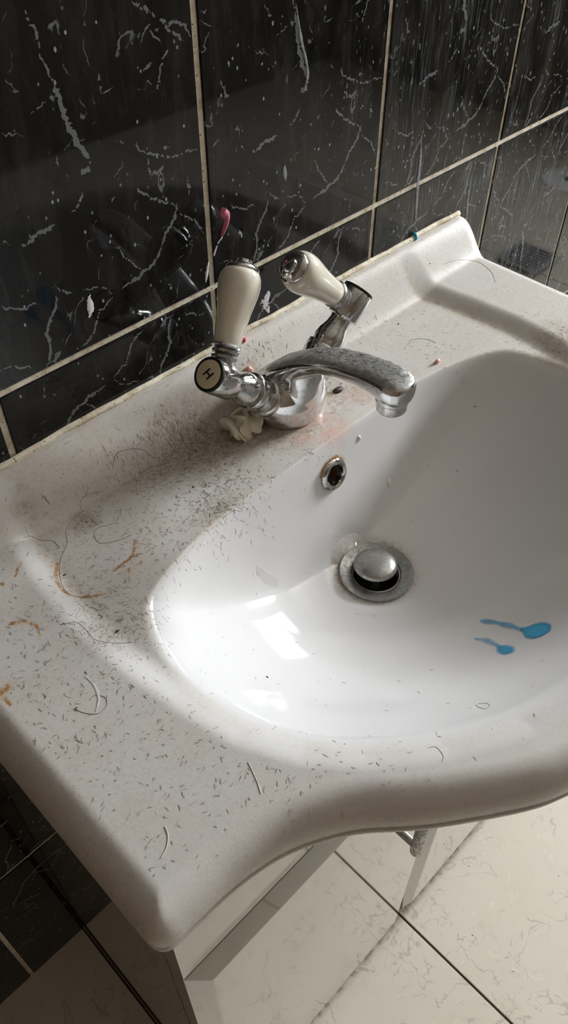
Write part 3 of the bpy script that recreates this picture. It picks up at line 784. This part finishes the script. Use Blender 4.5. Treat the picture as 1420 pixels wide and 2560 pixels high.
# ------------------------------------------------------------------ blobs, smears and splashes
def lump(name, c, n, r, h, mat, label, cat, seed=0, group=None, squash=(1, 1), rough=0.25, subdiv=3):
    bm = bmesh.new(); bmesh.ops.create_icosphere(bm, subdivisions=subdiv, radius=1.0)
    rs = np.random.default_rng(seed); ks = rs.normal(size=(7, 3)) * 2.2; ph = rs.uniform(0, 6.28, 7)
    a, u, v = frame_of(n)
    for vt in bm.verts:
        p = np.array(vt.co); d = 1 + rough * float(np.mean(np.sin(ks @ p + ph))) * 2
        q = p * d; z = max(q[2], -0.35)
        vt.co = Vector(np.asarray(c) + u * q[0] * r * squash[0] + v * q[1] * r * squash[1] + a * (z * h + h * 0.25))
    return tag(from_bm(name, bm, mat, smooth=True), label, cat, group)
def basin_lump(name, uv, r, h, mat, label, cat, **kw):
    c = on_basin([uv])[0]
    if np.isnan(c[0]): c = hit([uv], 1, -0.003)[0]; n = np.array([0, -0.7, 0.7])
    else: _, n = surf_frame(c[0], c[1])
    return lump(name, c, n, r, h, mat, label, cat, **kw)
def cover_attr(o, c):
    at = o.data.attributes.new('cover', 'FLOAT', 'POINT'); at.data.foreach_set('value', np.asarray(c, np.float32))
def ribbon(name, rows, nrm_off, cov, mat):
    """rows: list of point rows (equal length) forming a thin cap with a closed back, nrm_off: back offset vector"""
    m = len(rows[0]); n = len(rows); V = [q for r in rows for q in r]; nV = len(V)
    V += [np.asarray(q) + nrm_off for q in V]; Fc = []
    for i in range(n - 1):
        for j in range(m - 1):
            f = (i * m + j, i * m + j + 1, (i + 1) * m + j + 1, (i + 1) * m + j); Fc += [f, tuple(k + nV for k in f[::-1])]
    ring = list(range(m)) + [i * m + m - 1 for i in range(1, n)] + [(n - 1) * m + j for j in range(m - 2, -1, -1)] + [i * m for i in range(n - 2, 0, -1)]
    for a, b in zip(ring, ring[1:] + ring[:1]): Fc.append((a, b, b + nV, a + nV))
    o = mesh_obj(name, V, Fc, mat)
    cover_attr(o, list(cov) * 2)
    bm = bmesh.new(); bm.from_mesh(o.data); bmesh.ops.recalc_face_normals(bm, faces=bm.faces); bm.to_mesh(o.data); bm.free()
    o.data.shade_smooth(); return o
QS = np.linspace(-1, 1, 9)
def spine(P, widths, along):
    W = np.interp(np.linspace(0, 1, len(P)), np.linspace(0, 1, len(widths)), widths)
    A = np.interp(np.linspace(0, 1, len(P)), np.linspace(0, 1, len(along)), along)
    return W, A
def wall_smear(name, uvs, widths, mat, label, cat, group=None, thick=0.0005, along=(0.5, 1, 1, 1, 0.5)):
    P = catmull(hit(uvs, 1, -0.0016), 6); W, A = spine(P, widths, along)
    T = np.gradient(P, axis=0); T /= np.linalg.norm(T, axis=1)[:, None]; S = np.cross(T, [0, 1.0, 0])
    rows = [[p + s * q * w * 1.25 + np.array([0, -thick * (1 - q * q) - 0.0001, 0]) for q in QS] for p, s, w in zip(P, S, W)]
    cov = [a * (1 - abs(q) ** 2.5) for a in A for q in QS]
    return tag(ribbon(name, rows, np.array([0, 0.00008, 0]), cov, mat), label, cat, group)
def basin_smear(name, uvs, widths, mat, label, cat, group=None, thick=0.0003, along=(1, 1)):
    P = catmull(on_basin(uvs), 8); W, A = spine(P, widths, along)
    T = np.gradient(P[:, :2], axis=0); T /= np.linalg.norm(T, axis=1)[:, None]; S = np.stack([-T[:, 1], T[:, 0]], 1)
    rows, cov = [], []
    for p, sv, w, a in zip(P, S, W, A):
        r = []
        for q in QS:
            xy = p[:2] + sv * q * w * 1.25; r.append(np.array([xy[0], xy[1], float(zs(xy[0], xy[1])) + 0.00018 + thick * (1 - q * q)])); cov.append(a * (1 - abs(q) ** 2.5))
        rows.append(r)
    return tag(ribbon(name, rows, np.array([0, 0, -0.0001]), cov, mat), label, cat, group)
def paste(name, col, rough, lo, hi, amp, sc=300, amax=1.0):
    # thin dried film: it peters out to nothing towards its ragged edge (attribute 'cover')
    m = NT(name); w = m.pos()
    al = m.ramp(m.math('ADD', m.attr('cover'), m.math('MULTIPLY', m.math('SUBTRACT', m.noise(w, sc, 4, 0.65), 0.5), amp)), lo, hi, 0.0, amax)
    m.set(Base_Color=col, Roughness=rough, Alpha=al); return m.m
M_BLUE = paste('blue_toothpaste', hexc(60, 172, 218), 0.25, 0.0, 1.0, 0.25, amax=0.92)
M_TURQ = simple('turquoise_paste', hexc(40, 150, 180), 0.35)
M_PINK = simple('pink_toothpaste', hexc(186, 98, 120), 0.4)
M_RED = simple('coral_red_paste', hexc(214, 74, 92), 0.4)
M_PALEPINK = simple('pale_pink_paste', hexc(222, 172, 158), 0.45)
M_WHITE = paste('dried_white_paste', hexc(210, 206, 210), 0.6, 0.50, 0.72, 2.4, 200)
M_CHALK = paste('chalky_water_mark', hexc(150, 153, 156), 0.5, 0.2, 1.1, 1.8, 200, 0.62)
M_SCUFF = paste('white_scuff', hexc(236, 236, 236), 0.4, 0.3, 0.9, 1.4, 250, 0.8)
M_FLAKE = simple('white_flake', hexc(224, 221, 218), 0.5)
M_WAX = NT('waxy_soap'); M_WAX.set(Base_Color=hexc(228, 222, 198), Roughness=0.3, Subsurface_Weight=0.4); M_WAX.b.inputs['Subsurface Radius'].default_value = (0.006, 0.005, 0.003); M_WAX = M_WAX.m
def streak(path, cu, rad, wtail, atail, ablob, label):
    # a thin tail that widens into a round blob centred at cu (pixels along the path)
    u = np.linspace(path[0][0], cu + rad * 1.02, 26); v = np.interp(u, [p[0] for p in path], [p[1] for p in path])
    k = 0.00031; circ = np.sqrt(np.clip(1 - ((u - cu) / rad) ** 2, 0, 1)) * rad * k
    tail = wtail * smoothstep(u, path[0][0] - 1, path[0][0] + 9) * np.where(u < cu, 1, 0) * (1 + 0.25 * np.sin(u * 0.13))
    w = np.maximum(np.maximum(circ, tail), 0.0003); al = np.where(circ > tail, ablob, atail) ; al = np.convolve(np.r_[al[:1], al[:1], al, al[-1:], al[-1:]], np.ones(5) / 5, 'valid')
    # the catmull in basin_smear resamples, so hand over the pixel path and per-point widths as they are
    basin_smear('toothpaste_streak', list(zip(u, v)), list(w), M_BLUE, label, 'toothpaste', along=list(al))
streak([(1199, 1552), (1235, 1556), (1268, 1563), (1300, 1573), (1345, 1577), (1380, 1579)], 1343, 31, 0.0030, 0.42, 1.0, 'bright blue toothpaste streak ending in the larger round blob, in the bowl')
streak([(1183, 1597), (1212, 1600), (1238, 1611), (1266, 1626), (1290, 1630)], 1266, 19, 0.0027, 0.34, 0.62, 'pale blue toothpaste streak ending in the smaller round blob, in the bowl')
basin_smear('white_scuff', [(214, 1692), (232, 1708), (244, 1730), (247, 1752), (240, 1778)], [0.0003, 0.0007, 0.0010, 0.0008, 0.0003], M_SCUFF, 'thin white scuff mark on the left rim inside the ring-shaped hair', 'scuff', thick=0.0001)
basin_lump('paste_blob', (603, 850), 0.0036, 0.004, M_RED, 'coral red blob on the basin upstand beside the H lever', 'blob', seed=3)
basin_lump('paste_blob', (621, 926), 0.0042, 0.003, M_PALEPINK, 'pale pink blob on the deck behind the tap collar', 'blob', seed=4)
basin_lump('paste_crumb', (1092, 907), 0.0036, 0.003, M_PALEPINK, 'pinkish curled crumb on the deck beyond the spout tip', 'crumb', seed=9, squash=(1, 0.6))
basin_lump('white_flake', (898, 1095), 0.0030, 0.0012, M_FLAKE, 'small white flake on the bowl edge above the overflow', 'flake', seed=11, squash=(0.6, 1))
basin_lump('white_flake', (973, 1205), 0.0042, 0.0010, M_FLAKE, 'elongated white drip mark on the back of the bowl', 'flake', seed=12, squash=(0.55, 1.1), rough=0.08)
basin_lump('paste_blob', (1035, 590), 0.0040, 0.003, M_TURQ, 'small turquoise blob on the sealant at the wall', 'blob', seed=14, squash=(0.6, 1.0))
# crumpled waxy clump beside the tap base
def clump():
    c = on_basin([(606, 1072)])[0]; root = tag(empty('soap_clump', c), 'crumpled pale waxy soap clump stuck beside the tap base', 'soap')
    rs = np.random.default_rng(5)
    for k in range(13):
        bm = bmesh.new(); bmesh.ops.create_icosphere(bm, subdivisions=3, radius=1.0)
        ang = k * 2.4; rr = 0.0115 * math.sqrt(k / 13); ks = rs.normal(size=(6, 3)) * 2.5; ph = rs.uniform(0, 6, 6)
        rot = Matrix.Rotation(rs.uniform(0, 6.28), 3, 'Z') @ Matrix.Rotation(rs.uniform(0.5, 1.2), 3, 'X')
        r = 0.0096 * rs.uniform(0.8, 1.15)
        off = Vector((c[0] + rr * math.cos(ang) * 1.25, c[1] + rr * math.sin(ang), c[2] + 0.0052 + 0.0035 * rs.uniform(0, 1)))
        for v in bm.verts:
            p = np.array(v.co); d = 1 + 0.22 * float(np.sum(np.sin(ks @ p + ph))) / 2
            q = rot @ Vector((p[0] * d * r, p[1] * d * r, p[2] * r * 0.36)); q += off
            q.z = max(q.z, float(zs(q.x, q.y)) + 0.0002); v.co = q
        o = from_bm('soap_fold', bm, M_WAX, smooth=True); keep_world(o, root)
clump()
# on the wall
gum = tag(empty('toothpaste_drip', hit([(560, 540)], 1, -0.0016)[0]), 'pink toothpaste drip with a white tail on the black tiles', 'toothpaste')
for o in (wall_smear('drip_tail', [(560, 572), (553, 592), (542, 610), (535, 632), (533, 640)], [0.0018, 0.0013, 0.0010, 0.0012, 0.0006], M_WHITE, None, None, thick=0.001),
          wall_smear('drip_head', [(560, 518), (558, 530), (566, 540), (565, 556), (558, 576), (552, 590)], [0.0012, 0.0030, 0.0030, 0.0022, 0.0015, 0.0006], M_PINK, None, None, thick=0.0022)):
    keep_world(o, gum)
SPL = 'dried splashes on the black tiles'
wall_smear('white_splash', [(672, 726), (668, 740), (662, 752), (666, 766), (672, 782)], [0.0015, 0.0045, 0.0058, 0.0048, 0.0006], M_WHITE, 'ragged white paste splash on the tile between the two levers', 'splash', SPL)
wall_smear('white_splash', [(223, 732), (222, 748), (225, 764), (226, 780), (222, 794)], [0.0006, 0.0026, 0.0034, 0.0026, 0.0008], M_WHITE, 'white paste splash on the wide tile left of the H lever', 'splash', SPL)
wall_smear('white_splash', [(711, 412), (710, 424), (712, 440), (713, 455)], [0.0008, 0.0022, 0.0024, 0.0008], M_CHALK, 'greyish oval splash on the tile above the right lever', 'splash', SPL)
wall_smear('chalky_run', [(1052, 345), (1050, 400), (1044, 460), (1040, 520), (1036, 570)], [0.0008, 0.0022, 0.0026, 0.0022, 0.0008], M_CHALK, 'long chalky run ending at the turquoise blob', 'run', SPL)
wall_smear('chalky_run', [(1171, 470), (1168, 510), (1164, 560), (1160, 602)], [0.0010, 0.0018, 0.0018, 0.0012], M_CHALK, 'short chalky run beside the end of the basin upstand', 'run', SPL)
wall_smear('chalky_run', [(738, 5), (746, 60), (752, 100), (764, 150), (768, 190), (758, 232)], [0.0006, 0.0012, 0.0017, 0.0012, 0.0018, 0.0008], M_CHALK, 'branching chalky run high on the tile above the spout', 'run', SPL)
wall_smear('chalky_run', [(520, 655), (517, 680), (514, 706)], [0.0008, 0.0016, 0.0010], M_WHITE, 'white dribble beside the grout joint behind the H lever', 'run', SPL)

# ------------------------------------------------------------------ hair
M_HAIR_D = simple('dark_brown_hair', hexc(88, 66, 52), 0.5)
M_HAIR_M = simple('grey_brown_hair', hexc(128, 112, 96), 0.5)
M_HAIR_L = simple('pale_grey_hair', hexc(214, 206, 192), 0.45)
def clippings():
    uv = []
    def g(c, sx, sy, n): uv.append(np.c_[rng.normal(c[0], sx, n), rng.normal(c[1], sy, n)])
    def u(x0, x1, y0, y1, n): uv.append(np.c_[rng.uniform(x0, x1, n), rng.uniform(y0, y1, n)])
    g((500, 1110), 75, 38, 700); g((430, 1180), 110, 50, 380); g((560, 1245), 60, 45, 380); g((480, 1330), 90, 40, 140); g((330, 1330), 130, 90, 260)
    g((280, 1560), 60, 35, 220); g((250, 1450), 90, 60, 160); g((100, 1650), 90, 90, 140); g((240, 1750), 130, 110, 110); g((300, 1950), 150, 110, 90); g((560, 1950), 130, 70, 70)
    g((800, 1930), 150, 40, 30); g((1000, 1900), 110, 40, 26); g((450, 2120), 90, 60, 20); g((215, 1300), 16, 10, 60); g((560, 1275), 12, 10, 24); g((770, 1138), 10, 8, 24); g((600, 1340), 250, 300, 90)
    g((860, 970), 60, 25, 90); g((720, 1100), 70, 25, 90); g((640, 880), 60, 30, 60); g((1000, 830), 90, 40, 70); g((1180, 800), 120, 40, 60); g((1400, 830), 30, 30, 70); g((1100, 880), 60, 30, 40); g((1350, 870), 50, 20, 40)
    u(150, 1400, 1500, 1850, 60); u(0, 420, 1250, 1900, 200)
    UV = np.vstack(uv); UV = UV[(UV[:, 0] > -60) & (UV[:, 0] < 1460)]
    P = on_basin(UV); P = P[~np.isnan(P[:, 0])]
    V, Fc, mi = [], [], []
    for p in P:
        if np.hypot(p[0] - TX, p[1] - TY) < 0.031: continue
        L = rng.uniform(0.0010, 0.0036) * (1.7 if rng.random() < 0.08 else 1); a = rng.uniform(0, 2 * np.pi); k = rng.normal(0, 90)
        n = 4; pts = []; x, y = p[0], p[1]
        for i in range(n + 1):
            pts.append((x, y)); x += math.cos(a) * L / n; y += math.sin(a) * L / n; a += k * L / n
        Z = zs([q[0] for q in pts], [q[1] for q in pts])
        if Z.min() < -0.23 or np.ptp(Z) > 0.006: continue
        r = rng.uniform(0.00007, 0.00013)
        lift = 0.0006 * rng.random()
        pts = [(q[0], q[1], z + r * 0.8 + lift * (i / n)) for i, (q, z) in enumerate(zip(pts, Z))]
        v, f = tube_data(pts, [r * 0.7, r, r, r, r * 0.6], 3)
        b = len(V); V += v; Fc += [tuple(i + b for i in q) for q in f]
        m = rng.choice(3, p=(0.42, 0.38, 0.20)); mi += [m] * len(f)
    o = mesh_obj('hair_clippings', V, Fc, [M_HAIR_D, M_HAIR_M, M_HAIR_L])
    if len(o.data.polygons) == len(mi): o.data.polygons.foreach_set('material_index', mi)
    tag(o, 'short brown and grey hair clippings scattered over the basin', 'hair', kind='stuff')
clippings()
def spout_hair():
    from mathutils.bvhtree import BVHTree
    tb = next(o for o in COL.objects if o.name == 'tap_body'); me = tb.data
    bv = BVHTree.FromPolygons([v.co for v in me.vertices], [tuple(p.vertices) for p in me.polygons])
    V, Fc, mi = [], [], []
    for _ in range(260):
        x = TX + rng.uniform(-0.0135, 0.0135); y = rng.uniform(-0.182, -0.085); a = rng.uniform(0, 6.28); L = rng.uniform(0.002, 0.0055); k = rng.normal(0, 110); pts = []
        for i in range(5):
            h = bv.ray_cast(Vector((x, y, 0.05)), Vector((0, 0, -1)))[0]
            if h is None or h.z < -0.045: break
            pts.append((x, y, h.z + 0.0001 + 0.0002 * rng.random())); x += math.cos(a) * L / 4; y += math.sin(a) * L / 4; a += k * L / 4
        if len(pts) < 5: continue
        r = rng.uniform(0.00008, 0.00014); v, f = tube_data(pts, [r * 0.7, r, r, r, r * 0.6], 3); b = len(V); V += v; Fc += [tuple(i + b for i in q) for q in f]; mi += [rng.choice(3, p=(0.4, 0.3, 0.3))] * len(f)
    o = mesh_obj('hair_clippings', V, Fc, [M_HAIR_D, M_HAIR_M, M_HAIR_L])
    if len(o.data.polygons) == len(mi): o.data.polygons.foreach_set('material_index', mi)
    tag(o, 'short hair clippings stuck on top of the tap spout', 'hair', kind='stuff')
spout_hair()
LONG = 'long curled hairs on the basin'
def long_hair(uvs, label, mat=M_HAIR_M, r=0.00013):
    P = on_basin(catmull(np.array(uvs, float), 7)); P = P[~np.isnan(P[:, 0])]; P = snap(P, r * 0.9)
    V, Fc = tube_data(P, r, 5); tag(mesh_obj('long_hair', V, Fc, mat), label, 'hair', LONG)
long_hair([(262, 1228), (215, 1238), (200, 1262), (205, 1280), (180, 1300), (165, 1330), (168, 1360), (152, 1400), (150, 1440), (162, 1475), (190, 1492), (230, 1494)], 'longest wavy hair crossing the rust-stained left deck', M_HAIR_M)
long_hair([(302, 1270), (300, 1290), (280, 1310), (245, 1320), (236, 1340), (252, 1358), (290, 1352), (330, 1338)], 'S-shaped hair just above the curved rust mark')
long_hair([(282, 1172), (290, 1136), (320, 1124), (355, 1124), (378, 1140)], 'arched hair at the foot of the upstand on the left deck', M_HAIR_D)
long_hair([(345, 1232), (340, 1215), (352, 1185), (380, 1168), (420, 1158)], 'thin hair round the clean oval patch on the left deck')
long_hair([(188, 1772), (210, 1782), (245, 1784), (266, 1765), (264, 1745), (240, 1738), (222, 1750)], 'ring-shaped hair beside the white scuff on the left rim')
long_hair([(60, 1345), (75, 1340), (100, 1350), (130, 1352), (148, 1368), (140, 1372)], 'looped hair at the top of the left ridge', M_HAIR_D)
long_hair([(150, 1562), (190, 1556), (215, 1575), (240, 1600), (290, 1608), (330, 1606)], 'hair lying along the foot of the left ridge', M_HAIR_D)
long_hair([(105, 1250), (108, 1240), (125, 1262), (100, 1232)], 'short hooked hair near the back of the left deck')
long_hair([(620, 1905), (632, 1930), (645, 1960), (652, 1985)], 'straight pale hair on the front rim', M_HAIR_L, 0.0002)
long_hair([(412, 2066), (420, 2090), (416, 2120), (402, 2145)], 'pale curved hair close to the front left corner', M_HAIR_L, 0.00022)
long_hair([(1010, 872), (1030, 850), (1065, 848), (1090, 858)], 'faint hair on the deck behind the spout tip')
long_hair([(1070, 1870), (1090, 1868), (1108, 1890), (1104, 1905)], 'bent hair at the front edge of the bowl')
long_hair([(1190, 1762), (1196, 1768), (1215, 1772), (1224, 1764), (1215, 1758), (1196, 1760)], 'tiny hair loop inside the front of the bowl')
long_hair([(1018, 1010), (1030, 992), (1026, 965), (1036, 940)], 'curved hair just past the spout tip')
long_hair([(1110, 660), (1150, 650), (1195, 655), (1228, 680), (1238, 705)], 'arc of hair round the clean oval on the right rim', M_HAIR_M)
# specks resting on the basin
M_SPECK = simple('dark_speck', hexc(58, 40, 30), 0.6)
SP = 'dark specks on the basin'
for k, (uv, r, lab) in enumerate([((790, 0), 0, '')][1:] + [((846, 976), 0.0062, 'elongated brown crumb at the front of the tap base'), ((1075, 659), 0.0010, 'dark speck near the right end of the upstand'), ((996, 810), 0.0014, 'brown crumb on the deck beyond the right lever'),
                              ((293, 1578), 0.0018, 'slate grey flake on the left deck near the ridge'), ((483, 1218), 0.0014, 'dark sliver on the clean oval patch'), ((162, 1437), 0.0014, 'dark red flake beside the long wavy hair'), ((668, 1693), 0.0012, 'grey speck cluster low in the bowl'),
                              ((1187, 1016), 0.0009, 'reddish speck high on the right bowl wall'), ((1143, 1177), 0.0007, 'tiny black speck on the right bowl wall'), ((1072, 1164), 0.0006, 'tiny brown speck right of the white drip mark'), ((935, 1540), 0.0006, 'tiny black speck below the drain')]):
    basin_lump('debris_speck', uv, r, r * 0.4, M_SPECK, lab, 'speck', seed=30 + k, squash=(1, 0.5), group=SP, subdiv=2)

# ------------------------------------------------------------------ things on the floor seen mirrored in the tiles
M_GREYPL = simple('grey_plastic', hexc(150, 150, 152), 0.45)
disc = lathe('drain_cover', [(0.0, 0.0), (0.0, 0.088), (0.003, 0.090), (0.006, 0.087), (0.008, 0.060), (0.008, 0.021), (0.002, 0.020), (0.002, 0.0)], (2.255, -0.79, ZF), (0, 0, 1), simple('white_plastic', hexc(246, 246, 248), 0.3), None, 64)
keep_world(lathe('centre_hole', [(0.0022, 0.0), (0.0022, 0.0195), (0.0030, 0.0195), (0.0030, 0.0)], (2.255, -0.79, ZF), (0, 0, 1), M_DARK), disc).matrix_parent_inverse = Matrix.Identity(4)
tag(disc, 'pale round floor disc with a dark centre, mirrored in the black tiles', 'drain cover')
gr = tag(empty('floor_grate', (1.70, -0.59, ZF)), 'grey slotted floor grate mirrored low in the black tiles', 'grate')
for lo, hi in (((1.63, -0.66, ZF), (1.775, -0.647, ZF + 0.012)), ((1.63, -0.533, ZF), (1.775, -0.52, ZF + 0.012)), ((1.63, -0.647, ZF), (1.643, -0.533, ZF + 0.012)), ((1.762, -0.647, ZF), (1.775, -0.533, ZF + 0.012))):
    box('grate_frame', lo, hi, M_GREYPL, gr, 0.001)
for k in range(7):
    x = 1.657 + k * 0.0155; box('grate_bar', (x, -0.647, ZF), (x + 0.006, -0.533, ZF + 0.010), M_GREYPL, gr)
